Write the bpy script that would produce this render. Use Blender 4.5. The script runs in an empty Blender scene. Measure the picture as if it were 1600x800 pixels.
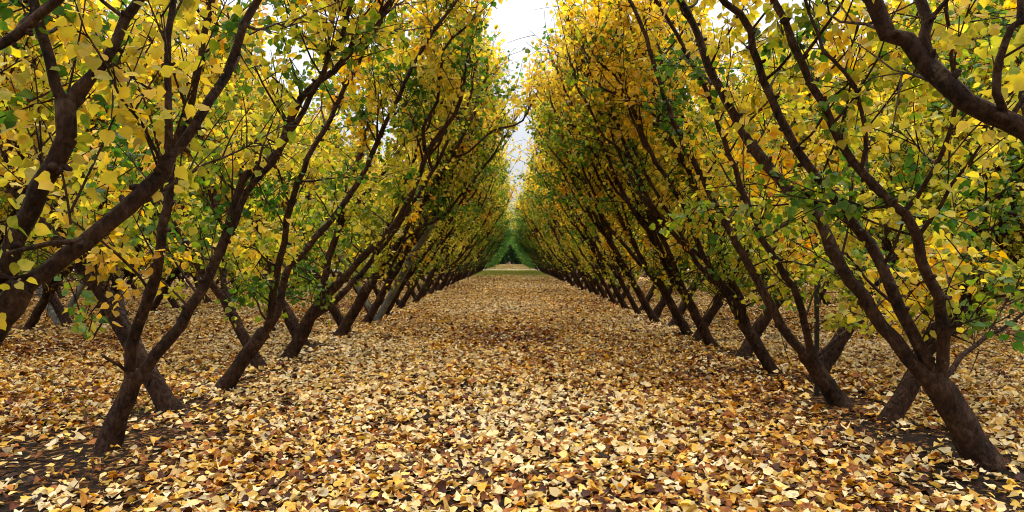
import bpy, math, random
import numpy as np
from mathutils import Vector

# ------------------------------------------------------------------ basics
random.seed(7)
RNG = np.random.default_rng(7)
scene = bpy.context.scene
COL = scene.collection
R = math.radians

CAM_H, FOC, VX, VY = 1.2, 1050.0, 797.0, 403.0
XL, XR = -2.62, 2.74                 # the two rows beside the lane
ROW = 5.3                            # distance between rows
LEAN = R(29.0)


def at(px, py, Y):
    return np.array([(px - VX) / FOC * Y, Y, CAM_H + (VY - py) / FOC * Y])


def tag(o, label=None, cat=None, group=None, kind=None):
    for k, v in (('label', label), ('category', cat), ('group', group), ('kind', kind)):
        if v:
            o[k] = v
    return o


def empty(name, loc, rz=0.0):
    o = bpy.data.objects.new(name, None)
    COL.objects.link(o)
    o.location = loc
    o.rotation_euler = (0, 0, rz)
    o.empty_display_size = 0.2
    return o


def link(name, me, parent=None):
    o = bpy.data.objects.new(name, me)
    COL.objects.link(o)
    if parent is not None:
        o.parent = parent
    return o


class MB:
    """collects polygons as arrays; build() makes one mesh"""
    def __init__(self):
        self.v, self.loops, self.tot, self.mi, self.attr = [], [], [], [], []
        self.n = 0

    def add(self, verts, loops, tot, mi=0, attr=None):
        verts = np.asarray(verts, float)
        self.v.append(verts)
        self.loops.append(np.asarray(loops, np.int64).ravel() + self.n)
        tot = np.asarray(tot, np.int64)
        self.tot.append(tot)
        self.mi.append(np.full(len(tot), mi))
        self.attr.append(np.zeros((len(verts), 2)) if attr is None else attr)
        self.n += len(verts)

    def build(self, name, mats, smooth=True):
        me = bpy.data.meshes.new(name)
        v = np.concatenate(self.v)
        lo = np.concatenate(self.loops)
        tot = np.concatenate(self.tot)
        start = np.concatenate([[0], np.cumsum(tot)[:-1]])
        me.vertices.add(len(v))
        me.vertices.foreach_set('co', v.astype(np.float32).ravel())
        me.loops.add(len(lo))
        me.loops.foreach_set('vertex_index', lo.astype(np.int32))
        me.polygons.add(len(tot))
        me.polygons.foreach_set('loop_start', start.astype(np.int32))
        me.polygons.foreach_set('loop_total', tot.astype(np.int32))
        me.polygons.foreach_set('material_index', np.concatenate(self.mi).astype(np.int32))
        me.polygons.foreach_set('use_smooth', np.full(len(tot), smooth))
        a = np.concatenate(self.attr)
        for k, nm in enumerate(('tone', 'vary')):
            at_ = me.attributes.new(nm, 'FLOAT', 'POINT')
            at_.data.foreach_set('value', a[:, k].astype(np.float32))
        for m in mats:
            me.materials.append(m)
        me.update(calc_edges=True)
        return me


def norm(a):
    return a / np.maximum(np.linalg.norm(a, axis=-1, keepdims=True), 1e-9)


def tube(mb, pts, rad, sides=8, mi=0, cap=True):
    pts = np.asarray(pts, float)
    rad = np.asarray(rad, float)
    n = len(pts)
    T = norm(np.gradient(pts, axis=0))
    ref = np.array([0.0, 1.0, 0.0])
    if abs((T @ ref)).max() > 0.9:
        ref = np.array([0.31, 0.17, 0.93]) if abs((T @ np.array([0.31, 0.17, 0.93]))).max() < 0.95 else np.array([0.9, 0.1, -0.3])
    U = norm(np.cross(T, ref))
    W = np.cross(T, U)
    ang = np.arange(sides) * 2 * math.pi / sides
    if rad.ndim == 1:
        rad = np.repeat(rad[:, None], sides, 1)
    ring = (pts[:, None, :] + rad[:, :, None] * (np.cos(ang)[None, :, None] * U[:, None, :] + np.sin(ang)[None, :, None] * W[:, None, :]))
    verts = ring.reshape(-1, 3)
    i = np.arange(n - 1)[:, None] * sides
    j = np.arange(sides)[None, :]
    j2 = (j + 1) % sides
    q = np.stack([i + j, i + j2, i + sides + j2, i + sides + j], -1).reshape(-1, 4)
    loops = [q.ravel()]
    tot = [np.full(len(q), 4)]
    if cap:
        loops.append((n - 1) * sides + np.arange(sides))
        tot.append(np.array([sides]))
    mb.add(verts, np.concatenate(loops), np.concatenate(tot), mi)


def smooth_path(ctrl, step=0.11, jit=0.0, rng=RNG):
    """Catmull-Rom through control points, resampled"""
    c = np.asarray(ctrl, float)
    p = np.vstack([2 * c[0] - c[1], c, 2 * c[-1] - c[-2]])
    out = []
    for k in range(len(c) - 1):
        p0, p1, p2, p3 = p[k:k + 4]
        m = max(2, int(np.linalg.norm(p2 - p1) / step))
        t = np.linspace(0, 1, m, endpoint=False)[:, None]
        out.append(0.5 * ((2 * p1) + (-p0 + p2) * t + (2 * p0 - 5 * p1 + 4 * p2 - p3) * t ** 2 + (-p0 + 3 * p1 - 3 * p2 + p3) * t ** 3))
    out.append(c[-1:])
    o = np.vstack(out)
    if jit:
        d = rng.normal(0, jit, o.shape)
        d[0] = 0
        o = o + d
    return o


# ------------------------------------------------------------------ leaves
LT = np.array([[.06, 0], [.0, .20], [.10, .38], [.34, .47], [.60, .38], [.82, .17], [1.06, 0],
               [.82, -.17], [.60, -.38], [.34, -.47], [.10, -.38], [.0, -.20], [.36, 0], [.72, 0]])
LF = np.array([0, 12, 2, 1, 12, 3, 2, 12, 13, 4, 3, 13, 6, 5, 4, 0, 11, 10, 12, 12, 10, 9, 12, 9, 8, 13, 13, 8, 7, 6])
LN = np.array([4, 3, 4, 4, 4, 3, 4, 4])
# simple leaf for far ground: a bent six-cornered blade
ST = np.array([[0, 0], [.3, .42], [.72, .28], [1, 0], [.72, -.28], [.3, -.42]])
SF = np.array([0, 3, 2, 1, 0, 5, 4, 3])
SN = np.array([4, 4])


def leaves(mb, P, A, N, S, tone, vary, rng, fold=.16, curl=.25, wide=None, simple=False, mi=0, ragged=.055):
    T, F, K = (ST, SF, SN) if simple else (LT, LF, LN)
    n = len(P)
    A = norm(A)
    N = norm(N - (N * A).sum(1, keepdims=True) * A)
    B = np.cross(N, A)
    if wide is None:
        wide = rng.uniform(.85, 1.12, n)
    fo = np.abs(rng.normal(fold, fold * .6, n)) * np.where(rng.random(n) < .85, 1, -1)
    cu = rng.normal(curl * .5, curl, n)
    tw = rng.normal(0, .18, n)
    x = np.repeat(T[None, :, 0], n, 0)
    y = T[None, :, 1] * wide[:, None]
    if not simple:
        y = y * (1 + rng.normal(0, ragged, y.shape))
        x = x + rng.normal(0, ragged * .3, x.shape)
    c2 = rng.normal(0, curl * .9, n)
    z = fo[:, None] * np.abs(y) * 1.4 - cu[:, None] * (x - .3) ** 2 + tw[:, None] * y * x + c2[:, None] * y ** 2 * 1.6
    if not simple:
        z = z + rng.normal(0, .035, z.shape)
    V = P[:, None, :] + S[:, None, None] * (x[..., None] * A[:, None] + y[..., None] * B[:, None] + z[..., None] * N[:, None])
    m = len(T)
    loops = (np.arange(n)[:, None] * m + F[None, :]).ravel()
    attr = np.stack([np.repeat(tone, m), np.repeat(vary, m)], 1)
    mb.add(V.reshape(-1, 3), loops, np.tile(K, n), mi, attr)


# ------------------------------------------------------------------ materials
def new_mat(name):
    m = bpy.data.materials.new(name)
    m.use_nodes = True
    nt = m.node_tree
    nt.nodes.clear()
    return m, nt


def nd(nt, typ, **kw):
    n = nt.nodes.new(typ)
    for k, v in kw.items():
        if k.startswith('_'):
            n.inputs[k[1:].replace('_', ' ')].default_value = v
        else:
            setattr(n, k, v)
    return n


def ramp(nt, stops, interp='LINEAR'):
    n = nt.nodes.new('ShaderNodeValToRGB')
    cr = n.color_ramp
    cr.interpolation = interp
    while len(cr.elements) < len(stops):
        cr.elements.new(0.5)
    for e, (p, c) in zip(cr.elements, stops):
        e.position = p
        e.color = (*c, 1)
    return n


def math_node(nt, op, a, b=None, clamp=False):
    n = nt.nodes.new('ShaderNodeMath')
    n.operation = op
    n.use_clamp = clamp
    for k, v in enumerate((a, b)):
        if v is None:
            continue
        if isinstance(v, (int, float)):
            n.inputs[k].default_value = v
        else:
            nt.links.new(v, n.inputs[k])
    return n.outputs[0]


def leaf_material(name, stops, trans=.45, use_obj=True, rough=.5, gain=1.0):
    m, nt = new_mat(name)
    L = nt.links.new
    a = nd(nt, 'ShaderNodeAttribute', attribute_name='tone')
    b = nd(nt, 'ShaderNodeAttribute', attribute_name='vary')
    t = a.outputs['Fac']
    if use_obj:
        oi = nd(nt, 'ShaderNodeObjectInfo')
        sp = nd(nt, 'ShaderNodeSeparateColor')
        L(oi.outputs['Color'], sp.inputs[0])
        t = math_node(nt, 'ADD', t, math_node(nt, 'SUBTRACT', sp.outputs[0], 1.0), True)
    # blotches inside a leaf
    geo = nd(nt, 'ShaderNodeTexCoord')
    nz = nd(nt, 'ShaderNodeTexNoise', _Scale=38.0, _Detail=3.0)
    L(geo.outputs['Object'], nz.inputs['Vector'])
    t = math_node(nt, 'ADD', t, math_node(nt, 'MULTIPLY', math_node(nt, 'SUBTRACT', nz.outputs['Fac'], .5), .34), True)
    rp = ramp(nt, stops)
    L(t, rp.inputs['Fac'])
    hs = nd(nt, 'ShaderNodeHueSaturation')
    L(rp.outputs['Color'], hs.inputs['Color'])
    L(math_node(nt, 'MULTIPLY', math_node(nt, 'ADD', math_node(nt, 'MULTIPLY', b.outputs['Fac'], .7), .62), gain), hs.inputs['Value'])
    pr = nd(nt, 'ShaderNodeBsdfPrincipled', _Roughness=rough)
    pr.inputs['Specular IOR Level'].default_value = .28
    L(hs.outputs['Color'], pr.inputs['Base Color'])
    tr = nd(nt, 'ShaderNodeBsdfTranslucent')
    gm = nd(nt, 'ShaderNodeHueSaturation', _Saturation=1.12, _Value=1.1)
    L(hs.outputs['Color'], gm.inputs['Color'])
    L(gm.outputs['Color'], tr.inputs['Color'])
    mx = nd(nt, 'ShaderNodeMixShader')
    mx.inputs[0].default_value = trans
    L(pr.outputs[0], mx.inputs[1])
    L(tr.outputs[0], mx.inputs[2])
    out = nd(nt, 'ShaderNodeOutputMaterial')
    L(mx.outputs[0], out.inputs['Surface'])
    return m


M_LEAF = leaf_material('tree_leaf', [
    (0.0, (.025, .085, .012)), (.20, (.095, .20, .034)), (.34, (.26, .33, .040)), (.46, (.58, .53, .085)),
    (.64, (.80, .60, .11)), (.84, (.81, .50, .08)), (1.0, (.62, .26, .05))], trans=.55)
M_GREEN = leaf_material('evergreen_leaf', [(0.0, (.012, .032, .010)), (.5, (.03, .07, .016)), (1.0, (.07, .12, .025))], trans=.25)
M_PALE = leaf_material('pale_leaf', [(0.0, (.16, .19, .11)), (1.0, (.34, .34, .22))], trans=.35)
M_LITTER = leaf_material('fallen_leaf', [
    (0.0, (.030, .010, .006)), (.14, (.14, .036, .012)), (.28, (.42, .14, .025)), (.40, (.76, .38, .04)),
    (.50, (.86, .56, .10)), (.62, (.86, .60, .21)), (.80, (.87, .66, .33)), (1.0, (.89, .76, .50))], trans=.18, use_obj=False, rough=.6)


def bark_material(name, dark, mid, light, scale=1.0):
    m, nt = new_mat(name)
    L = nt.links.new
    tc = nd(nt, 'ShaderNodeTexCoord')
    mp = nd(nt, 'ShaderNodeMapping')
    mp.inputs['Scale'].default_value = (1, 1, .45)
    L(tc.outputs['Object'], mp.inputs['Vector'])
    n1 = nd(nt, 'ShaderNodeTexNoise', _Scale=34.0 * scale, _Detail=6.0, _Roughness=.65)
    L(mp.outputs[0], n1.inputs['Vector'])
    n2 = nd(nt, 'ShaderNodeTexNoise', _Scale=5.5 * scale, _Detail=4.0)
    L(tc.outputs['Object'], n2.inputs['Vector'])
    f = math_node(nt, 'ADD', math_node(nt, 'MULTIPLY', n1.outputs['Fac'], .6), math_node(nt, 'MULTIPLY', n2.outputs['Fac'], .45))
    rp = ramp(nt, [(.40, dark), (.52, mid), (.60, tuple(.6 * a_ + .4 * b_ for a_, b_ in zip(mid, light))), (.68, light)])
    L(f, rp.inputs['Fac'])
    n3 = nd(nt, 'ShaderNodeTexNoise', _Scale=13.0 * scale, _Detail=5.0, _Roughness=.7)
    L(tc.outputs['Object'], n3.inputs['Vector'])
    lich = ramp(nt, [(.60, (0, 0, 0)), (.70, (1, 1, 1))])
    L(n3.outputs['Fac'], lich.inputs['Fac'])
    lm2 = nd(nt, 'ShaderNodeMix', data_type='RGBA')
    L(math_node(nt, 'MULTIPLY', lich.outputs['Color'], .55), lm2.inputs[0])
    L(rp.outputs['Color'], lm2.inputs[6])
    lm2.inputs[7].default_value = (light[0] * 1.35, light[1] * 1.75, light[2] * 1.7, 1)
    vo = nd(nt, 'ShaderNodeTexVoronoi', _Scale=26.0 * scale)
    vo.feature = 'DISTANCE_TO_EDGE'
    L(mp.outputs[0], vo.inputs['Vector'])
    h = math_node(nt, 'ADD', math_node(nt, 'MULTIPLY', n1.outputs['Fac'], 1.6), math_node(nt, 'MULTIPLY', vo.outputs['Distance'], 1.6))
    bp = nd(nt, 'ShaderNodeBump', _Strength=1.0, _Distance=.022)
    L(h, bp.inputs['Height'])
    pr = nd(nt, 'ShaderNodeBsdfPrincipled', _Roughness=.8)
    pr.inputs['Specular IOR Level'].default_value = .25
    L(lm2.outputs[2], pr.inputs['Base Color'])
    L(bp.outputs[0], pr.inputs['Normal'])
    out = nd(nt, 'ShaderNodeOutputMaterial')
    L(pr.outputs[0], out.inputs['Surface'])
    return m


M_BARK = bark_material('fruit_tree_bark', (.006, .003, .002), (.042, .018, .010), (.115, .062, .038))
M_TIMBER = bark_material('weathered_timber', (.10, .10, .09), (.20, .20, .18), (.32, .32, .29), .7)
M_PBARK = bark_material('pale_bark', (.12, .11, .09), (.22, .20, .17), (.34, .32, .28))


def steel_material():
    m, nt = new_mat('dark_painted_steel')
    L = nt.links.new
    tc = nd(nt, 'ShaderNodeTexCoord')
    nz = nd(nt, 'ShaderNodeTexNoise', _Scale=22.0, _Detail=4.0)
    L(tc.outputs['Object'], nz.inputs['Vector'])
    rp = ramp(nt, [(.4, (.012, .012, .013)), (.62, (.03, .026, .024)), (.75, (.09, .045, .025))])
    L(nz.outputs['Fac'], rp.inputs['Fac'])
    pr = nd(nt, 'ShaderNodeBsdfPrincipled', _Roughness=.55)
    L(rp.outputs['Color'], pr.inputs['Base Color'])
    out = nd(nt, 'ShaderNodeOutputMaterial')
    L(pr.outputs[0], out.inputs['Surface'])
    return m


M_STEEL = steel_material()


def ground_material():
    m, nt = new_mat('orchard_soil')
    L = nt.links.new
    tc = nd(nt, 'ShaderNodeTexCoord')
    n1 = nd(nt, 'ShaderNodeTexNoise', _Scale=9.0, _Detail=8.0, _Roughness=.7)
    L(tc.outputs['Object'], n1.inputs['Vector'])
    soil = ramp(nt, [(.35, (.010, .007, .006)), (.55, (.028, .019, .014)), (.72, (.065, .046, .034))])
    L(n1.outputs['Fac'], soil.inputs['Fac'])
    # crumbled old leaves trodden into the soil
    vo = nd(nt, 'ShaderNodeTexVoronoi', _Scale=42.0)
    vo.voronoi_dimensions = '2D'
    L(tc.outputs['Object'], vo.inputs['Vector'])
    sp = nd(nt, 'ShaderNodeSeparateColor')
    L(vo.outputs['Color'], sp.inputs[0])
    lit = ramp(nt, [(0, (.025, .012, .008)), (.4, (.10, .042, .018)), (.75, (.24, .11, .035)), (1, (.42, .26, .09))])
    L(sp.outputs[0], lit.inputs['Fac'])
    big = nd(nt, 'ShaderNodeTexNoise', _Scale=.9, _Detail=4.0)
    L(tc.outputs['Object'], big.inputs['Vector'])
    gate = math_node(nt, 'GREATER_THAN', math_node(nt, 'ADD', math_node(nt, 'MULTIPLY', sp.outputs[1], .5), big.outputs['Fac']), .78)
    # far from the trees, past the leaf fall: more litter reads on the surface
    mx = nd(nt, 'ShaderNodeMix', data_type='RGBA')
    L(gate, mx.inputs[0])
    L(soil.outputs[0], mx.inputs[6])
    L(lit.outputs[0], mx.inputs[7])
    bp = nd(nt, 'ShaderNodeBump', _Strength=.9, _Distance=.05)
    L(math_node(nt, 'ADD', n1.outputs['Fac'], math_node(nt, 'MULTIPLY', vo.outputs['Distance'], .4)), bp.inputs['Height'])
    pr = nd(nt, 'ShaderNodeBsdfPrincipled', _Roughness=.95)
    pr.inputs['Specular IOR Level'].default_value = .1
    L(mx.outputs[2], pr.inputs['Base Color'])
    L(bp.outputs[0], pr.inputs['Normal'])
    out = nd(nt, 'ShaderNodeOutputMaterial')
    L(pr.outputs[0], out.inputs['Surface'])
    return m


def gravel_material():
    m, nt = new_mat('pale_gravel')
    L = nt.links.new
    tc = nd(nt, 'ShaderNodeTexCoord')
    n1 = nd(nt, 'ShaderNodeTexNoise', _Scale=12.0, _Detail=8.0)
    L(tc.outputs['Object'], n1.inputs['Vector'])
    rp = ramp(nt, [(.3, (.24, .22, .17)), (.7, (.48, .45, .38))])
    L(n1.outputs['Fac'], rp.inputs['Fac'])
    pr = nd(nt, 'ShaderNodeBsdfPrincipled', _Roughness=.9)
    L(rp.outputs[0], pr.inputs['Base Color'])
    out = nd(nt, 'ShaderNodeOutputMaterial')
    L(pr.outputs[0], out.inputs['Surface'])
    return m


M_GRASS = leaf_material('grass_blade', [(0, (.14, .22, .025)), (.5, (.32, .40, .05)), (1, (.55, .52, .12))], trans=.3, use_obj=False)

# ------------------------------------------------------------------ tree generator
UP = np.array([0, 0, 1.0])


def lumpy(n, sides, rad, rng, amt=.07):
    r = np.repeat(np.asarray(rad)[:, None], sides, 1)
    k = rng.normal(0, amt, (n, sides))
    k = (k + np.roll(k, 1, 1) + np.roll(k, 1, 0)) / 1.7
    bump = 1 + .22 * (rng.random(n)[:, None] < .07) * rng.random((1, sides))
    return r * (1 + k) * bump


def grow(rng, trunk, limbs, lean_dir, dens=1.0, tone_shift=0.0, leaf_from=.58, sec_from=.55, back=0.0, ymin=-99.0, reach_p=.03, top=1.25):
    """trunk: (ctrl, r0, r1); limbs: list of lists of (ctrl, r0, r1) - each inner list is one limb with its forks.
    Returns meshes: trunk, [limb...], crown."""
    ctrl, r0, r1 = trunk
    tp = smooth_path(ctrl, .09, .004, rng)
    n = len(tp)
    t = np.linspace(0, 1, n)
    rad = r0 + (r1 - r0) * t
    rad = rad * (1 + .30 * np.exp(-np.maximum(tp[:, 2], 0) / .06))
    tm = MB()
    tube(tm, tp, lumpy(n, 14, rad, rng, .045), 14)
    limb_mbs, paths = [], []
    for limb in limbs:
        mb = MB()
        for (c, a, b) in limb:
            p = smooth_path(c, .10, .007, rng)
            k = len(p)
            # a gentle crookedness
            w = np.cumsum(rng.normal(0, .010, (k, 3)), 0)
            w *= np.minimum(np.arange(k) / 6.0, 1)[:, None]
            p = p + w * .5
            rr = a + (b - a) * np.linspace(0, 1, k) ** .85
            tube(mb, p, lumpy(k, 10, rr, rng, .035), 10)
            paths.append((p, rr, len(limb_mbs)))
        limb_mbs.append(mb)
    # branches and twigs
    cr = MB()
    P, A, N, S, TO, VA = [], [], [], [], [], []

    def put(pos, d, tone, b=None):
        ok = pos[:, 1] > ymin
        if b is not None:
            ok &= (((pos - b) @ side) > -.04) | (rng.random(len(pos)) < .11)
        pos = pos[ok]
        k = len(pos)
        if not k:
            return
        ou = norm(rng.normal(0, 1, (k, 3)))
        ou = norm(ou + side * .25)
        a = norm(ou * .85 + d * .30 + np.array([0, 0, -.62]))
        s = rng.normal(.048, .0105, k).clip(.022, .070)
        P.append(pos + ou * .030 + a * .020)
        A.append(a)
        N.append(rng.normal(0, 1, (k, 3)) + np.array([0, -.35, .35]))
        S.append(s)
        TO.append(np.clip(tone + rng.normal(0, .065, k), 0, 1))
        VA.append(rng.random(k))

    side = np.cross(lean_dir, np.array([0, 1.0, 0]))      # upper normal of the leaning canopy
    if side[2] < 0:
        side = -side
    for (p, rr, owner) in paths:
        seg = np.linalg.norm(np.diff(p, axis=0), axis=1)
        s = np.concatenate([[0], np.cumsum(seg)])
        T = norm(np.gradient(p, axis=0))
        pos = .15 + rng.random() * .1
        tot = s[-1]
        while pos < tot:
            i = min(int(np.searchsorted(s, pos)), len(p) - 1)
            b = p[i]
            pos += rng.uniform(.10, .22) / dens / (1.0 if b[2] < 2.2 else top)
            if b[2] < sec_from:
                continue
            frac = min(b[2] / 4.2, 1)
            ph = rng.uniform(0, 2 * math.pi)
            yv = np.array([0, 1.0, 0])
            d = T[i] * rng.uniform(.15, .75) + yv * (math.cos(ph) * 1.0 + back) + side * (math.sin(ph) * .58 + .52) + UP * (rng.uniform(-.05, .40) if b[2] > 1.4 else rng.uniform(-.6, .25))
            reach = 1.3 < b[2] < 3.0 and rng.random() < reach_p
            if reach:
                d = -side * rng.uniform(.5, .9) + yv * rng.normal(0, .35) + UP * rng.uniform(.2, .5) + T[i] * .3
            d = norm(d)
            Ls = rng.uniform(.26, .88) * (1.0 if frac < .7 else .72)
            kind = rng.random()
            if kind < .10:
                Ls *= 1.5
            # knobs and cut spurs on the limb
            for _ in range(2):
                q = min(len(p) - 2, max(1, i + int(rng.integers(-2, 3))))
                nb = norm(rng.normal(0, 1, 3) + T[q] * .4)
                e = p[q] + nb * rr[q] * .8
                hl = rr[q] * rng.uniform(.5, 1.2) + .006
                tube(limb_mbs[owner], [e, e + nb * hl * .6, e + nb * hl + UP * .004], np.array([.45, .38, .26]) * rr[q] + .002, 6)
            k = max(4, int(Ls / .09))
            tt = np.linspace(0, 1, k)[:, None]
            bend = UP * rng.uniform(-.25, .40) + rng.normal(0, .18, 3)
            sec = b + d * Ls * tt + bend * Ls * tt ** 2 * .5
            wob = np.cumsum(rng.normal(0, .011, sec.shape), 0)
            wob[0] = 0
            sec = sec + wob
            ra = min(rr[i] * .45, rng.uniform(.006, .013)) * (.7 + .5 * Ls)
            tube(cr, sec, np.linspace(ra, .0022, k), 5, 1, False)
            # colour of this branch's leaves
            tone = .51 + .31 * (frac - .42) + rng.normal(0, .10) + tone_shift
            if rng.random() < .20:
                tone = rng.uniform(.12, .36)
            elif rng.random() < .08:
                tone = rng.uniform(.70, .84)
            bare = rng.random() < .15
            ref = None if reach else b
            if reach:
                tone = rng.uniform(.2, .42)
                bare = False
            sd = norm(np.gradient(sec, axis=0))
            # leaves on the branch itself
            if not bare:
                m = int(Ls / .036 * dens)
                q = rng.uniform(.2, 1, m) * (k - 1)
                i0 = np.minimum(q.astype(int), k - 2)
                f = (q - i0)[:, None]
                pp = sec[i0] * (1 - f) + sec[i0 + 1] * f
                put(pp[pp[:, 2] > leaf_from], d, tone, ref)
            # twigs
            for _ in range(int(Ls / .115) + 1):
                u = rng.uniform(.22, 1.0) * (k - 1)
                i0 = min(int(u), k - 2)
                st = sec[i0] * (1 - (u - i0)) + sec[i0 + 1] * (u - i0)
                td = norm(sd[i0] * .6 + rng.normal(0, .75, 3) + UP * .25)
                Lt = rng.uniform(.10, .42)
                kk = 4
                t2 = np.linspace(0, 1, kk)[:, None]
                tw = st + td * Lt * t2 + (UP * rng.uniform(-.5, .2) + rng.normal(0, .2, 3)) * Lt * t2 ** 2 * .4
                tube(cr, tw, np.linspace(.0045, .0022, kk), 3, 1, False)
                if bare and rng.random() < .8:
                    continue
                m = int(Lt / .0225 * dens) + 1
                q = rng.uniform(.15, 1, m) * (kk - 1)
                i1 = np.minimum(q.astype(int), kk - 2)
                f = (q - i1)[:, None]
                pp = tw[i1] * (1 - f) + tw[i1 + 1] * f
                put(pp[pp[:, 2] > leaf_from], td, tone, ref)
        # long whippy shoots at the tip
        for _ in range(rng.integers(2, 4)):
            d = norm(T[-1] * .55 + rng.normal(0, .28, 3) + UP * .85)
            Ls = rng.uniform(.4, 1.05)
            k = 8
            tt = np.linspace(0, 1, k)[:, None]
            sh = p[-1] - T[-1] * rng.uniform(0, .5) + d * Ls * tt + (rng.normal(0, .25, 3) - UP * .3) * Ls * tt ** 2 * .4
            tube(cr, sh, np.linspace(.006, .0016, k), 4, 1, False)
            m = int(Ls / .032)
            q = rng.uniform(.05, 1, m) * (k - 1)
            i1 = np.minimum(q.astype(int), k - 2)
            f = (q - i1)[:, None]
            put(sh[i1] * (1 - f) + sh[i1 + 1] * f, d, rng.choice([.25, .6, .72, .8]) + tone_shift)
    leaves(cr, np.vstack(P), np.vstack(A), np.vstack(N), np.concatenate(S), np.concatenate(TO), np.concatenate(VA), rng, mi=0)
    return tm, limb_mbs, cr


def merge(dst, src):
    off = dst.n
    for v, l, t, m, a in zip(src.v, src.loops, src.tot, src.mi, src.attr):
        dst.v.append(v)
        dst.loops.append(l + off)
        dst.tot.append(t)
        dst.mi.append(m)
        dst.attr.append(a)
    dst.n += src.n


def proto_spec(rng):
    """a tree leaning towards +X, two to four limbs fanned along the row"""
    u = np.array([math.sin(LEAN), 0, math.cos(LEAN)])
    nrm = np.array([math.cos(LEAN), 0, -math.sin(LEAN)])
    y = np.array([0, 1.0, 0])
    Lf = rng.uniform(.50, .85)
    r0 = rng.uniform(.060, .078)
    bow = rng.normal(0, .03)
    trunk = ([-.08 * u, .45 * Lf * u + y * bow, Lf * u + y * rng.normal(0, .04), (Lf + .10) * u], r0, r0 * .86)
    nl = int(rng.choice([3, 4, 4, 5]))
    base = np.linspace(-1, 1, nl) + rng.normal(0, .15, nl)
    limbs = []
    for j in range(nl):
        sp = base[j] * rng.uniform(.55, .85)
        off = rng.normal(0, .22)
        L = rng.uniform(3.3, 3.85)
        f = Lf * rng.uniform(.86, 1.04) * u
        a = r0 * (.66 if nl == 3 else .57) * rng.uniform(.8, 1.05)

        def pt(t, L=L, sp=sp, off=off, f=f):
            return f + u * L * t + y * sp * (1 - (1 - t) ** 2.2) + nrm * off * math.sin(t * 2.2) - nrm * .22 * t ** 2.5
        c = [f - u * .04] + [pt(t) + rng.normal(0, .03, 3) for t in (.09, .24, .42, .62, .82, 1.0)]
        limb = [(c, a, .014)]
        for _ in range(int(rng.choice([1, 2, 2]))):
            k = int(rng.integers(2, 5))
            dy = rng.choice([-1, 1]) * rng.uniform(.25, .6)
            dn = rng.normal(0, .22)
            Lc = (1 - (.09, .24, .42, .62, .82, 1.0)[k - 1]) * L * rng.uniform(.8, 1.0)
            s0 = c[k]
            cc = [s0] + [s0 + u * Lc * t + (y * dy + nrm * dn) * (1 - (1 - t) ** 2) + UP * .25 * t * rng.uniform(-.4, 1) + rng.normal(0, .03, 3) for t in (.12, .35, .65, 1.0)]
            frac = (k / 6.0)
            limb.append((cc, (a + (.014 - a) * frac ** .85) * .82, .010))
        limbs.append(limb)
    return trunk, limbs, u


class Kit:
    """the meshes of one kind of tree"""
    pass


KITS = []
for i in range(9):
    rng = np.random.default_rng(100 + i)
    tr, li, u = proto_spec(rng)
    tm, lm, cr = grow(rng, tr, li, u, dens=1.0, tone_shift=float(rng.normal(0, .03)))
    k = Kit()
    k.trunk = tm.build('trunk', [M_BARK])
    k.limbs = [m.build('limb', [M_BARK]) for m in lm]
    k.crown = cr.build('crown', [M_LEAF, M_BARK])
    al = MB()
    merge(al, tm)
    for m in lm:
        merge(al, m)
    k.whole = al.build('trunk', [M_BARK])
    KITS.append(k)

GROUP = 'fruit trees planted in V rows'


def plant(x, Y, toward, label, kit, split, hue=0.0, scale=1.0, dz=0.0):
    """one orchard tree: an Empty at its foot, trunk, limbs and crown under it"""
    root = empty('fruit_tree', (x, Y, 0), (0 if toward > 0 else math.pi) + dz)
    root.scale = (scale,) * 3
    tag(root, label, 'fruit tree', GROUP)
    if split:
        link('trunk', kit.trunk, root)
        for m in kit.limbs:
            link('limb', m, root)
    else:
        link('trunk', kit.whole, root)
    c = link('crown', kit.crown, root)
    c.color = (1.0 + hue, 1, 1, 1)
    return root


# ---- the nearest trees, limb by limb
def ext(pts, d, L, n=3, rng=RNG):
    """carry a limb on beyond its last point"""
    p = list(pts)
    d = norm(np.asarray(d, float))
    for k in range(1, n + 1):
        p.append(pts[-1] + d * L * k / n + rng.normal(0, .05, 3))
    return p


def path(Y, *pp):
    """pp: (px, py, extra distance)"""
    return [at(a, b, Y + c) for a, b, c in pp]


UL = np.array([math.sin(LEAN), .0, math.cos(LEAN)])
URR = np.array([-math.sin(LEAN), .0, math.cos(LEAN)])


def own_tree(base, label, trunk, limbs, lean, seed, hue=0.0, thin=.80, **kw):
    b = np.array([base[0], base[1], 0.0])
    rng = np.random.default_rng(seed)
    tl = ([np.asarray(p) - b for p in trunk[0]], trunk[1], trunk[2])
    ll = [[([np.asarray(p) - b for p in c], a * thin, e * .85) for (c, a, e) in limb] for limb in limbs]
    tm, lm, cr = grow(rng, tl, ll, lean, ymin=1.95 - b[1], **kw)
    root = empty('fruit_tree', b)
    tag(root, label, 'fruit tree', GROUP)
    link('trunk', tm.build('trunk', [M_BARK]), root)
    for m in lm:
        link('limb', m.build('limb', [M_BARK]), root)
    c = link('crown', cr.build('crown', [M_LEAF, M_BARK]), root)
    c.color = (1 + hue, 1, 1, 1)
    return root


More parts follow.
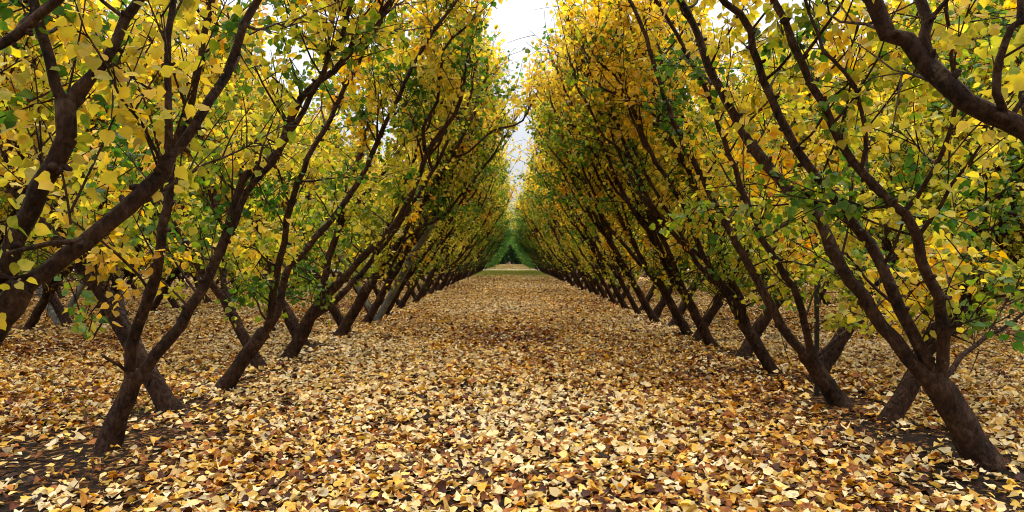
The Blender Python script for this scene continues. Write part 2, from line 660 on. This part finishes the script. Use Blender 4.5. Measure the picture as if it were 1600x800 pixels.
# left, nearest (its foot is outside the frame)
Y = 2.6
f = at(14, 478, Y)
a_ = path(Y, (4, 492, 0), (24, 372, 0), (58, 292, -.03), (94, 216, -.05), (104, 165, -.05))
a1 = ext(path(Y, (104, 172, -.05), (80, 95, -.08), (56, 0, -.1)), UL + np.array([-.35, -.1, .1]), 1.9)
a2 = ext(path(Y, (104, 170, -.05), (150, 108, 0), (198, 32, .05), (218, -10, .05)), UL, 1.9)
b_ = path(Y, (16, 486, 0), (52, 438, .03), (100, 396, .06), (170, 346, .10), (232, 292, .14), (262, 246, .16))
b1 = ext(path(Y, (258, 254, .16), (262, 195, .18), (257, 100, .22), (270, -5, .25)), UL + np.array([-.3, .1, .3]), 1.7)
b2 = ext(path(Y, (256, 254, .16), (302, 204, .22), (350, 118, .3), (402, 15, .36)), UL, 1.9)
c_ = ext(path(Y, (10, 480, 0), (-60, 330, -.15), (-50, 170, -.25), (0, 76, -.28), (50, 40, -.28), (92, -5, -.28)), UL, 1.6)
own_tree((XL, Y), 'nearest tree at left frame edge, two thick forking limbs, foot out of view',
         ([np.array([XL, Y, -.08]), np.array([XL + .27, Y, .42]), f, f + (f - np.array([XL + .27, Y, .42])) * .12], .066, .050),
         [[(a_, .054, .042), (a1, .032, .010), (a2, .033, .010)], [(b_, .052, .040), (b1, .026, .009), (b2, .033, .010)], [(c_, .036, .010)]],
         UL, 11, back=.35, dens=.72, tone_shift=-.05, thin=.64)

# left, second
Y = 4.24
f = at(208, 596, Y)
a_ = ext(path(Y, (203, 608, 0), (205, 545, -.05), (224, 482, -.12), (243, 410, -.16), (252, 330, -.2), (262, 250, -.2), (290, 160, -.15)), UL + np.array([-.1, -.1, .2]), 2.2)
b_ = ext(path(Y, (206, 604, 0), (258, 532, .05), (308, 462, .10), (345, 398, .14), (368, 330, .18), (384, 276, .2), (432, 238, .24), (470, 150, .3), (520, 108, .35), (600, 15, .4)), UL, 1.7)
b2 = ext(path(Y, (345, 398, .14), (384, 300, .1), (430, 225, 0), (492, 120, -.05), (520, 50, -.1)), UL, 1.5)
c_ = path(Y, (203, 585, 0), (188, 572, -.08), (168, 556, -.2), (160, 552, -.25))
own_tree(at(165, 700, Y)[:2], 'left row front tree whose foot shows, low fork into two dark limbs',
         ([at(163, 712, Y), at(184, 652, Y), f, at(216, 580, Y)], .060, .056),
         [[(a_, .047, .012)], [(b_, .052, .010), (b2, .032, .009)], [(c_, .016, .008)]], UL, 12, back=.45, dens=.85, leaf_from=.9, top=2.3, sec_from=.8, thin=.76)

# left, third
Y = 6.09
f = at(404, 530, Y)
a_ = ext(path(Y, (396, 540, 0), (432, 490, .1), (448, 430, .2), (475, 395, .3), (530, 330, .4), (562, 280, .5), (590, 220, .5)), UL, 2.6)
b_ = ext(path(Y, (398, 538, 0), (420, 505, -.1), (432, 440, -.25), (450, 380, -.3), (468, 300, -.4), (520, 200, -.4)), UL, 2.2)
own_tree(at(345, 610, Y)[:2], 'third tree leaning over the lane in the left row, counted from the front',
         ([at(343, 617, Y), at(372, 572, Y), f, at(412, 518, Y)], .070, .060),
         [[(a_, .050, .010)], [(b_, .044, .010)]], UL, 13, back=.25, dens=.95, top=2.2)

# right, nearest (its foot is outside the frame)
Y = 2.2
f = at(1690, 290, Y)
a_ = ext(path(Y, (1700, 300, 0), (1600, 208, 0), (1540, 178, .02), (1470, 128, .05), (1405, 62, .08), (1350, -5, .1)), URR, 2.0)
b_ = ext(path(Y, (1472, 132, .05), (1455, 95, .06), (1448, 50, .06), (1440, -5, .08)), URR + np.array([.3, 0, .2]), 1.8)
c_ = ext(path(Y, (1575, 192, .02), (1558, 140, -.05), (1556, 90, -.06), (1575, 30, -.08), (1592, -10, -.08)), URR + np.array([.4, -.1, .2]), 1.6)
own_tree((XR, Y), 'nearest tree at right frame edge, one thick limb reaching in at upper right corner',
         ([np.array([XR, Y, -.08]), np.array([XR - .35, Y, .6]), f, f + np.array([-.03, 0, .04])], .085, .07),
         [[(a_, .052, .010), (b_, .028, .010), (c_, .018, .008)]], URR, 14, back=.3, dens=.8, thin=.74)

# right, second
Y = 3.91
f = at(1462, 598, Y)
a_ = ext(path(Y, (1470, 610, 0), (1420, 560, .0), (1380, 508, .05), (1332, 440, .1), (1282, 345, .2), (1222, 280, .3), (1160, 205, .4), (1110, 110, .45), (1075, 20, .5)), URR, 1.9)
b_ = ext(path(Y, (1466, 602, 0), (1424, 520, -.05), (1384, 452, -.05), (1352, 382, 0), (1312, 330, .0), (1240, 230, .05), (1190, 130, .1), (1150, 30, .1)), URR, 1.8)
c_ = ext(path(Y, (1464, 600, 0), (1474, 540, -.1), (1470, 478, -.2), (1440, 400, -.25), (1415, 332, -.3), (1350, 270, -.3), (1290, 190, -.3), (1240, 90, -.3)), URR, 1.9)
c2 = ext(path(Y, (1412, 330, -.3), (1450, 280, -.4), (1470, 220, -.5), (1490, 150, -.55)), URR + np.array([.3, 0, .3]), 1.4)
c3 = ext(path(Y, (1345, 268, -.3), (1352, 200, -.35), (1325, 110, -.4), (1290, 75, -.4), (1270, 20, -.4)), URR + np.array([.1, 0, .3]), 1.2)
d_ = path(Y, (1468, 600, 0), (1492, 572, .1), (1520, 540, .2), (1560, 512, .3), (1605, 488, .4), (1660, 470, .5))
own_tree(at(1540, 722, Y)[:2], 'right row front tree with thick leaning trunk and four spreading limbs',
         ([at(1543, 735, Y), at(1502, 662, Y), f, at(1452, 578, Y)], .085, .072),
         [[(a_, .056, .010)], [(b_, .046, .010)], [(c_, .042, .010), (c2, .016, .006), (c3, .015, .006)], [(d_, .024, .006)]], URR, 15, back=.4, dens=.95, leaf_from=.8, reach_p=.08)

# right, third
Y = 5.5
f = at(1268, 565, Y)
a_ = ext(path(Y, (1272, 572, 0), (1236, 530, .05), (1205, 470, .1), (1160, 380, .2), (1110, 280, .3), (1065, 180, .4), (1035, 90, .5)), URR, 2.0)
b_ = ext(path(Y, (1270, 570, 0), (1262, 520, -.1), (1240, 450, -.2), (1195, 370, -.3), (1150, 260, -.3), (1110, 150, -.3)), URR, 2.0)
c_ = ext(path(Y, (1264, 562, 0), (1290, 545, .1), (1330, 512, .15), (1352, 490, .2), (1375, 430, .2)), (.1, .1, 1), .9)
own_tree(at(1312, 630, Y)[:2], 'right row second visible foot, leaning trunk beside the thin dark steel post',
         ([at(1315, 638, Y), at(1292, 600, Y), f, at(1258, 548, Y)], .070, .060),
         [[(a_, .052, .010)], [(b_, .040, .010)], [(c_, .026, .008)]], URR, 16, back=.25)

# ---- everything else in the rows
ORD = ['first', 'second', 'third', 'fourth', 'fifth', 'sixth', 'seventh', 'eighth', 'ninth', 'tenth', 'eleventh', 'twelfth']


def hue_at(Y, rng):
    """the trees far down the lane have kept green leaves"""
    g = -.27 * min(max((Y - 27) / 14.0, 0), 1)
    return g + float(rng.normal(0, .045))


rng = np.random.default_rng(5)
cnt = 0


def row(x, side, Ys, lean, first, kindtxt, split_to):
    """one lean of one row; the first dozen are told apart by their order, the rest share a label"""
    global cnt
    for i, Y in enumerate(Ys):
        n = first + i
        if n <= 9 and kindtxt[2]:
            lab = f'{ORD[n - 1]} tree leaning {kindtxt[0]} in the {side} row, counted from the front'
        elif Y < 40:
            lab = f'yellow tree midway along the {side} row, leaning {kindtxt[0]}'
        else:
            lab = f'green tree far down the {side} row, leaning {kindtxt[0]}'
        if not kindtxt[2]:
            lab = f'yellow tree in the {side} row, leaning {kindtxt[0]}'
        kit = KITS[(cnt * 5 + int(rng.integers(0, 3))) % len(KITS)]
        plant(x + float(rng.normal(0, .05)), Y, lean, lab, kit, Y < split_to, hue_at(Y, rng),
              float(rng.uniform(.95, 1.07)) * (1.035 if x < 0 else 1.0) * (1.0 if Y < 14 or abs(x) > 4 else .95), float(rng.normal(0, .10)))
        cnt += 1


def steps(a, b, d, rng):
    k = int((b - a) / d) + 1
    return [a + i * d + float(rng.normal(0, .08)) for i in range(k)]


LA = [8.03, 10.08, 12.1] + steps(14.05, 64, 1.95, rng)
LB = [5.2, 7.33, 9.05] + steps(11.1, 64, 1.95, rng)
RA = [7.04, 9.06, 10.6, 12.4] + steps(14.1, 64, 1.75, rng)
RB = [4.9, 6.4, 8.03, 9.84, 11.6] + steps(13.3, 64, 1.75, rng)
row(XL, 'left lane', LA, 1, 4, ('over the lane', '', True), 24)
row(XL - .06, 'left lane', LB, -1, 1, ('away from the lane', '', True), 18)
row(XR, 'right lane', RA, -1, 4, ('over the lane', '', True), 24)
row(XR + .08, 'right lane', RB, 1, 1, ('away from the lane', '', True), 18)
for k, (nm, y0, y1) in enumerate((('second', 7, 35), ('third', 13, 36), ('fourth', 19, 36))):
    for s, x0, sd in ((-1, XL, 'left'), (1, XR, 'right')):
        x = x0 + s * ROW * (k + 1)
        row(x, f'{nm} {sd}-hand', steps(y0 + .3, y1, 1.9, rng), -s, 1, ('back towards the lane', '', False), 0)
        row(x, f'{nm} {sd}-hand', steps(y0 + 1.2, y1, 1.9, rng), s, 1, ('away from the lane', '', False), 0)

# ---- the orchard beyond, one mass: coarse copies of a thinned tree in a single mesh
def far_crown(mb, x, Y, lean, rng, n=520, s=.17, low=.55, tone=.5):
    t = rng.random(n) ** .8
    u = low + t * (4.75 - low)
    sgn = lean
    px = x + sgn * (u * math.sin(LEAN)) + rng.normal(0, .26, n)
    pz = u * math.cos(LEAN) + rng.normal(0, .15, n) + .15
    py = Y + rng.normal(0, .6, n)
    P = np.stack([px, py, pz], 1)
    cl = rng.normal(0, .10, 12)[rng.integers(0, 12, n)]
    leaves(mb, P, rng.normal(0, 1, (n, 3)) + np.array([0, 0, -.6]), rng.normal(0, 1, (n, 3)), rng.uniform(.6, 1.2, n) * s,
           np.clip(tone + cl + rng.normal(0, .08, n), 0, 1), rng.random(n), rng, simple=True)
    for dy in (-.35, .3):
        tube(mb, [[x, Y, -.05], [x + sgn * .3, Y, .55], [x + sgn * 1.1, Y + dy, 2.0], [x + sgn * 2.1, Y + dy * 1.7, 3.8]], [.07, .06, .04, .012], 5, 1, False)


rng = np.random.default_rng(77)
fm = MB()
for s, x0 in ((-1, XL), (1, XR)):
    for k in range(0, 7):
        x = x0 + s * ROW * k
        if k == 0:
            rngs = [(69, 124)]
        elif k <= 3:
            rngs = [(36, 64)]
        else:
            rngs = [(10, 58)]
        for (y0, y1) in rngs:
            for Y in np.arange(y0, y1, 1.0 if k == 0 else 1.3):
                far_crown(fm, x + rng.normal(0, .05), Y + rng.normal(0, .1), rng.choice([-1, 1]) if k else (-s if int(Y) % 2 else s), rng,
                          n=760 if k == 0 else 420, low=.1 if k == 0 else .55, tone=.10 if k == 0 else .44)
tag(link('distant_orchard', fm.build('distant_orchard', [M_LEAF, M_BARK])),
    'far off mass of orchard trees beyond the rows', 'trees', kind='stuff')

# the same rows, unseen beside and behind the viewpoint, added to shade the lane
bm_ = MB()
for x0, sd in ((XL, 1), (XR, -1)):
    for i_, Y in enumerate(np.arange(-.7, -12, -.95)):
        far_crown(bm_, x0, Y, sd if i_ % 2 == 0 else -sd, rng, n=900, s=.11)
tag(link('unseen_orchard_rows', bm_.build('unseen_orchard_rows', [M_LEAF, M_BARK])), 'unseen rows of yellow trees behind the viewpoint, added to shade the lane', 'trees', kind='stuff')

# dark wood closing the lane, with a gap where the lane runs into shade
wm = MB()
for i in range(45):
    x = -60 + i * 2.66 + rng.normal(0, .2)
    Yw = 129 + rng.normal(0, 1.2)
    dark_gap = abs(x) < .9
    for yy in ((Yw + 9, Yw + 13) if dark_gap else (Yw, Yw + 8, Yw + 13)):
        H = rng.uniform(5.0, 7.5)
        n = 1500
        v = norm(rng.normal(0, 1, (n, 3))) * (rng.random((n, 1)) ** .4)
        P = np.array([x, yy, H * .5]) + v * np.array([1.9, 1.7, H * .52])
        P[:, 2] = np.maximum(P[:, 2], .1) * np.where(rng.random(n) < .25, .5, 1)
        leaves(wm, P, rng.normal(0, 1, (n, 3)), rng.normal(0, 1, (n, 3)), rng.uniform(.3, .6, n), rng.random(n), rng.random(n), rng, simple=True)
        tube(wm, [[x, yy, -.1], [x, yy, 2], [x + .2, yy, H * .8]], [.2, .16, .05], 6, 1, False)
tag(link('distant_wood', wm.build('distant_wood', [M_GREEN, M_BARK])), 'dark evergreen wood across the end of the lane', 'trees', kind='stuff')

# pale tall tree in the gap at the end
pt = empty('poplar_tree', (2.0, 150, 0))
tag(pt, 'tall pale grey green tree in the gap at the end of the lane', 'tree')
tm_, cm_ = MB(), MB()
tube(tm_, [[0, 0, -.1], [0, 0, 4], [.1, 0, 9], [.1, 0, 14]], [.32, .25, .15, .03], 9)
P, T_ = [], []
for i in range(110):
    z = rng.uniform(2.5, 13)
    ph = rng.uniform(0, 6.28)
    L_ = rng.uniform(.8, 2.2) * (1 - .5 * abs(z - 7) / 7)
    e = np.array([math.cos(ph) * L_ * .75, math.sin(ph) * L_ * .75, L_ * 1.0])
    b = np.array([0, 0, z])
    tube(cm_, [b, b + e * .5, b + e], [.04, .025, .008], 4, 1, False)
    n = 42
    t = rng.uniform(.2, 1.05, (n, 1))
    P.append(b + e * t + rng.normal(0, .22, (n, 3)))
P = np.vstack(P)
n = len(P)
leaves(cm_, P, rng.normal(0, 1, (n, 3)), rng.normal(0, 1, (n, 3)), rng.uniform(.14, .26, n), rng.random(n), rng.random(n), rng, simple=True)
link('trunk', tm_.build('trunk', [M_PBARK]), pt)
link('crown', cm_.build('crown', [M_PALE, M_PBARK]), pt)

# ------------------------------------------------------------------ ground
g = bpy.data.meshes.new('ground')
g.from_pydata([(-900, -300, 0), (900, -300, 0), (900, 1500, 0), (-900, 1500, 0)], [], [(0, 1, 2, 3)])
g.materials.append(ground_material())
tag(link('ground', g), 'dark orchard soil under the leaves', 'ground', kind='structure')
tk = bpy.data.meshes.new('track')
tk.from_pydata([(-60, 65.0, .004), (60, 65.0, .004), (60, 69.5, .004), (-60, 69.5, .004)], [], [(0, 1, 2, 3)])
gm_ = gravel_material()
tk.materials.append(gm_)
tag(link('track', tk), 'pale gravel track crossing the far end of the lane', 'track', kind='structure')
tk = bpy.data.meshes.new('path')
tk.from_pydata([(-40, 123.0, .004), (40, 123.0, .004), (40, 127.0, .004), (-40, 127.0, .004)], [], [(0, 1, 2, 3)])
tk.materials.append(gm_)
tag(link('path', tk), 'pale strip of bare path before the dark wood', 'path', kind='structure')


class Noise2:
    def __init__(self, seed, wl, octs=4):
        r = np.random.default_rng(seed)
        self.k = []
        for o in range(octs):
            for _ in range(5):
                a = r.uniform(0, 6.28)
                f_ = 6.28 / wl * 2 ** o * r.uniform(.7, 1.3)
                self.k.append((math.cos(a) * f_, math.sin(a) * f_, r.uniform(0, 6.28), .6 ** o))

    def __call__(self, x, y):
        s = 0
        for a, b, c, w in self.k:
            s = s + w * np.sin(a * x + b * y + c)
        return s / 2.6


N_A, N_B, N_C = Noise2(1, 2.6), Noise2(2, 1.1), Noise2(3, 5.0)


def keep_prob(x, y):
    p = np.full(len(x), 1.0)
    for k in range(-4, 4):
        xc = XL + k * ROW if k < 0 or k == 0 else XR + (k - 1) * ROW
        d = np.abs(x - xc)
        w = np.exp(-(d / .42) ** 2)
        p *= 1 - w * np.clip(.72 + .55 * N_B(x, y), .2, .95)
    p *= np.clip(.98 + .30 * N_A(x, y), .45, 1)
    # bare soil at the front of the left row
    for (bx, by, br, st) in ((-2.62, 3.55, .52, 1.0), (-2.15, 3.25, .4, .7), (-2.85, 4.3, .45, .8), (-2.2, 4.55, .4, .65), (-1.9, 3.9, .25, .5), (-2.9, 4.9, .6, .55), (2.62, 4.55, .35, .75), (2.5, 5.3, .3, .7), (2.85, 3.72, .34, .9), (2.45, 6.0, .4, .5), (-2.0, 5.2, .35, .6)):
        p *= 1 - np.minimum(.93, np.clip(1 + .75 * N_B(x * 1.7, y * 1.7), .35, 1.3) * st * np.exp(-(((x - bx) / br) ** 2 + ((y - by) / (br * .8)) ** 2)))
    return p


def litter(mb, x0, x1, y0, y1, dens, rng, size=1.0, simple=False, cone=None, thin=True):
    n = int((x1 - x0) * (y1 - y0) * dens)
    x = rng.uniform(x0, x1, n)
    y = rng.uniform(y0, y1, n)
    k = np.ones(n, bool)
    if cone:
        k &= np.abs(x) < cone * np.abs(y) + 1.6
    if thin:
        k &= rng.random(n) < keep_prob(x, y)
    x, y = x[k], y[k]
    n = len(x)
    ph = rng.uniform(0, 6.28, n)
    tilt = rng.normal(0, .17, n)
    A = np.stack([np.cos(ph), np.sin(ph), tilt], 1)
    N = np.stack([rng.normal(0, .38, n), rng.normal(0, .38, n), np.ones(n)], 1)
    S = (.043 * np.exp(rng.normal(0, .28, n))).clip(.020, .088) * size
    z = .006 + rng.random(n) * .030 + np.abs(tilt) * .018
    tone = .56 + .17 * rng.normal(0, 1, n) + .15 * N_C(x, y)
    rr = rng.random(n)
    tone = np.where(rr < .26, rng.uniform(.0, .32, n), tone)
    tone = np.where(rr > .80, rng.uniform(.74, 1.0, n), tone)
    P = np.stack([x, y, z], 1)
    P[:, :2] -= A[:, :2] * S[:, None] * .5
    leaves(mb, P, A, N, S, np.clip(tone, 0, 1), rng.random(n), rng, fold=.22, curl=.5, simple=simple, ragged=.065)


rng = np.random.default_rng(31)
lm_ = MB()
litter(lm_, -10, 10, 2.2, 9.5, 1080, rng, cone=.80)
litter(lm_, -2.9, 3.0, 9.5, 22, 880, rng, size=1.1)
litter(lm_, -2.9, 3.0, 22, 38, 480, rng, size=1.45, simple=True)
litter(lm_, -2.9, 3.0, 38, 46, 170, rng, size=1.5, simple=True)
litter(lm_, -2.9, 3.0, 46, 66, 40, rng, size=1.5, simple=True)
litter(lm_, -2.6, 2.7, 69.5, 123, 45, rng, size=2.2, simple=True)
litter(lm_, -14, -2.9, 9.5, 22, 480, rng, size=1.2, simple=True, cone=.8)
litter(lm_, 3.0, 14, 9.5, 22, 480, rng, size=1.2, simple=True, cone=.8)
litter(lm_, -24, -2.9, 22, 40, 170, rng, size=1.9, simple=True, cone=.8)
litter(lm_, 3.0, 24, 22, 40, 170, rng, size=1.9, simple=True, cone=.8)
tag(link('fallen_leaves', lm_.build('fallen_leaves', [M_LITTER])), 'carpet of yellow, cream and brown fallen leaves', 'fallen leaves', kind='stuff')

# grass: the green stretch far down the lane and thin tufts near the left row
gm = MB()


def blades(x, y, hgt, wid, rng):
    n = len(x)
    ph = rng.uniform(0, 6.28, n)
    le = rng.normal(0, .45, (n, 2))
    w = np.stack([np.cos(ph), np.sin(ph), np.zeros(n)], 1) * wid[:, None]
    b = np.stack([x, y, np.zeros(n)], 1)
    m = b + np.concatenate([le * hgt[:, None] * .35, (hgt * .6)[:, None]], 1)
    t = b + np.concatenate([le * hgt[:, None], (hgt * .95)[:, None]], 1)
    V = np.stack([b - w, b + w, m + w * .7, m - w * .7, t], 1).reshape(-1, 3)
    i = np.arange(n)[:, None] * 5
    lo = (i + np.array([0, 1, 2, 3, 3, 2, 4])[None]).ravel()
    to = np.repeat(rng.random(n), 5)
    gm.add(V, lo, np.tile([4, 3], n), 0, np.stack([to, np.repeat(rng.random(n), 5)], 1))


n = 50000
x = rng.uniform(-2.5, 2.6, n)
y = rng.uniform(39, 64.8, n)
k = rng.random(n) < np.clip((y - 39) / 12, 0, 1) * np.clip(.75 + .5 * N_A(x, y), .1, 1)
blades(x[k], y[k], rng.uniform(.03, .08, k.sum()), rng.uniform(.008, .018, k.sum()), rng)
n = 22000
x = rng.uniform(-2.5, 2.5, n)
y = rng.uniform(70, 119, n)
blades(x, y, rng.uniform(.03, .06, n), rng.uniform(.01, .02, n), rng)
for (bx, by, br, n) in ((-4.3, 6.2, .5, 900), (-3.6, 7.0, .45, 700), (-3.3, 5.4, .35, 350), (-1.8, 9.0, .5, 420), (-1.6, 7.0, .5, 240),
                        (3.9, 6.2, .4, 300), (1.9, 8.2, .5, 260), (.3, 5.2, .5, 90), (1.3, 4.6, .4, 70), (-1.0, 12.0, .8, 300)):
    blades(rng.normal(bx, br, n), rng.normal(by, br, n), rng.uniform(.02, .06, n), rng.uniform(.0015, .003, n), rng)
tag(link('grass', gm.build('grass', [M_GRASS])), 'short green grass growing through the leaves', 'grass', kind='stuff')

# ------------------------------------------------------------------ posts
def timber_post(base, d, L, r, label, seed):
    rg = np.random.default_rng(seed)
    root = empty('trellis_post', (base[0], base[1], 0))
    tag(root, label, 'trellis post', 'timber trellis posts in the rows')
    d = norm(np.asarray(d, float))
    k = 14
    p = d[None] * np.linspace(-.1, L, k)[:, None]
    mb = MB()
    tube(mb, p, lumpy(k, 12, np.full(k, r), rg, .015), 12)
    link('shaft', mb.build('shaft', [M_TIMBER]), root)
    wb = MB()
    for q in (1.0, 1.7, 2.4, 3.1):
        c = d * q
        a = np.linspace(0, 2 * math.pi, 15)
        e1 = norm(np.cross(d, [0, 1, 0]))
        e2 = np.cross(d, e1)
        ring = c + (r + .004) * (np.cos(a)[:, None] * e1 + np.sin(a)[:, None] * e2)
        tube(wb, ring, np.full(15, .003), 5, 0, False)
    link('wire_tie', wb.build('wire_tie', [M_STEEL]), root)


b = at(588, 500, 12.6)
timber_post(b, UL, 3.6, .065, 'grey timber post leaning over the lane among the left row trunks', 1)
timber_post((b[0] + .05, 12.45), (-math.sin(LEAN), 0, math.cos(LEAN)), 3.4, .05, 'grey timber post leaning away from the lane, left row, crossing its twin', 2)
b = at(92, 505, 12.0)
timber_post(b, (-math.sin(LEAN), 0, math.cos(LEAN)), 3.4, .06, 'grey timber post in the next row at far left, leaning left', 3)
timber_post((b[0] - .1, 12.2), UL, 3.4, .05, 'grey timber post in the next row at far left, leaning right', 4)

sp_ = empty('steel_post', ((1277 - VX) / FOC * 5.86, 5.86, 0))
tag(sp_, 'thin dark upright steel post beside crossed trunks in the right row', 'post')
mb = MB()
prof = []
for q in range(3):
    a = q * 2 * math.pi / 3 + .5
    for da, rr_ in ((-.14, .024), (.14, .024), (1.05, .0045)):
        prof.append((math.cos(a + da) * rr_, math.sin(a + da) * rr_))
prof = np.array(prof)
zz = np.array([-.1, .4, .9, 1.3, 1.62])
V = np.concatenate([np.concatenate([prof, np.full((9, 1), z_)], 1) for z_ in zz])
q = []
for i in range(len(zz) - 1):
    for j in range(9):
        q.append([i * 9 + j, i * 9 + (j + 1) % 9, (i + 1) * 9 + (j + 1) % 9, (i + 1) * 9 + j])
q = np.array(q)
mb.add(V, np.concatenate([q.ravel(), 36 + np.arange(9)]), np.concatenate([np.full(len(q), 4), [9]]))
link('shaft', mb.build('shaft', [M_STEEL], smooth=False), sp_)
mb = MB()
for z_ in (.55, 1.05, 1.45):
    a = np.linspace(0, 2 * math.pi, 13)
    tube(mb, np.stack([np.cos(a) * .027, np.sin(a) * .027, z_ + .006 * np.sin(a * 2)], 1), np.full(13, .0025), 5, 0, False)
link('wire_tie', mb.build('wire_tie', [M_STEEL]), sp_)

# ------------------------------------------------------------------ fallen twigs
def twig(ctrl, r, label, seed, side=2):
    rg = np.random.default_rng(seed)
    p = smooth_path(ctrl, .05, .004, rg)
    b = p[0].copy()
    b[2] = 0
    p = p - b
    mb = MB()
    k = len(p)
    tube(mb, p, lumpy(k, 7, np.linspace(r, r * .35, k), rg, .08), 7)
    for _ in range(side):
        i = int(rg.integers(k // 4, k - 2))
        e = rg.normal(0, 1, 3) * np.array([1, 1, .25])
        e = norm(e) * rg.uniform(.08, .2)
        e[2] = abs(e[2])
        tube(mb, [p[i], p[i] + e * .5 + [0, 0, .01], p[i] + e], [r * .5, r * .4, r * .2], 5)
    o = link('fallen_twig', mb.build('fallen_twig', [M_BARK]))
    o.location = b
    return tag(o, label, 'twig', 'fallen twigs on the leaf litter')


def gp(px, py, z=.035):
    Yg = (CAM_H - z) * FOC / (py - VY)
    return np.array([(px - VX) / FOC * Yg, Yg, z])


twig([gp(-10, 722), gp(50, 719), gp(110, 721, .05), gp(146, 727, .07)], .008, 'long dark twig lying across bare soil in the bottom left corner', 1, 3)
twig([gp(146, 722, .06), gp(145, 738, .05), gp(138, 762)], .007, 'short bent twig at the right end of the long dark twig', 2, 1)
twig([gp(70, 745), gp(100, 756), gp(128, 770)], .006, 'thin short twig on dark soil below the long dark twig', 3, 1)
twig([gp(0, 745), gp(22, 735, .06), gp(45, 742)], .006, 'small curved twig at the left frame edge on dark soil', 4, 1)

# ------------------------------------------------------------------ light, sky, camera
w = bpy.data.worlds.new('World')
scene.world = w
w.use_nodes = True
nt = w.node_tree
nt.nodes.clear()
L = nt.links.new
SUN_EL, SUN_AZ = R(60), R(0)
sky = nd(nt, 'ShaderNodeTexSky')
sky.sky_type = 'NISHITA'
sky.sun_disc = False
sky.sun_elevation = SUN_EL
sky.sun_rotation = SUN_AZ
sky.dust_density = 4
tc = nd(nt, 'ShaderNodeTexCoord')
cl = nd(nt, 'ShaderNodeTexNoise', _Scale=2.2, _Detail=6.0, _Roughness=.55)
L(tc.outputs['Generated'], cl.inputs['Vector'])
cr_ = ramp(nt, [(.3, (7.8, 8.2, 8.8)), (.7, (10.0, 10.1, 10.3))])
L(cl.outputs['Fac'], cr_.inputs['Fac'])
mx = nd(nt, 'ShaderNodeMix', data_type='RGBA')
mx.inputs[0].default_value = .92
L(sky.outputs[0], mx.inputs[6])
# overcast: the zenith is several times as bright as the horizon
sz = nd(nt, 'ShaderNodeSeparateXYZ')
L(tc.outputs['Generated'], sz.inputs[0])
el = math_node(nt, 'ADD', math_node(nt, 'MULTIPLY', math_node(nt, 'MAXIMUM', sz.outputs[2], 0.0), .80), .20)
vm = nd(nt, 'ShaderNodeVectorMath', operation='SCALE')
L(cr_.outputs[0], vm.inputs[0])
L(el, vm.inputs['Scale'])
L(vm.outputs[0], mx.inputs[7])
bg = nd(nt, 'ShaderNodeBackground', _Strength=.062)
L(mx.outputs[2], bg.inputs['Color'])
out = nd(nt, 'ShaderNodeOutputWorld')
L(bg.outputs[0], out.inputs['Surface'])

sl = bpy.data.lights.new('sun', 'SUN')
sl.energy = 1.5
sl.angle = R(75)
sl.color = (1.0, .94, .82)
so = bpy.data.objects.new('sun', sl)
COL.objects.link(so)
dirv = Vector((math.sin(SUN_AZ) * math.cos(SUN_EL), math.cos(SUN_AZ) * math.cos(SUN_EL), math.sin(SUN_EL)))
so.rotation_euler = (-dirv).to_track_quat('-Z', 'Y').to_euler()
so.location = (0, 0, 30)

cd = bpy.data.cameras.new('camera')
cam = bpy.data.objects.new('camera', cd)
COL.objects.link(cam)
cam.location = (0, 0, CAM_H)
cam.rotation_euler = (R(90), 0, 0)
cd.sensor_width = 36
cd.lens = FOC / 1600 * 36
cd.shift_x = (800 - VX) / 1600
cd.shift_y = (VY - 400) / 1600
cd.clip_start = .05
cd.clip_end = 3000
scene.camera = cam

vs = scene.view_settings
vs.view_transform = 'Standard'
vs.look = 'None'
vs.exposure = 2.12
vs.gamma = 1
vs.use_curve_mapping = False
scene.render.engine = 'CYCLES'
cy = scene.cycles
cy.max_bounces = 10
cy.diffuse_bounces = 8
cy.glossy_bounces = 2
cy.transmission_bounces = 5
cy.transparent_max_bounces = 4
cy.sample_clamp_indirect = 6
cy.use_denoising = True
cy.filter_width = 1.0
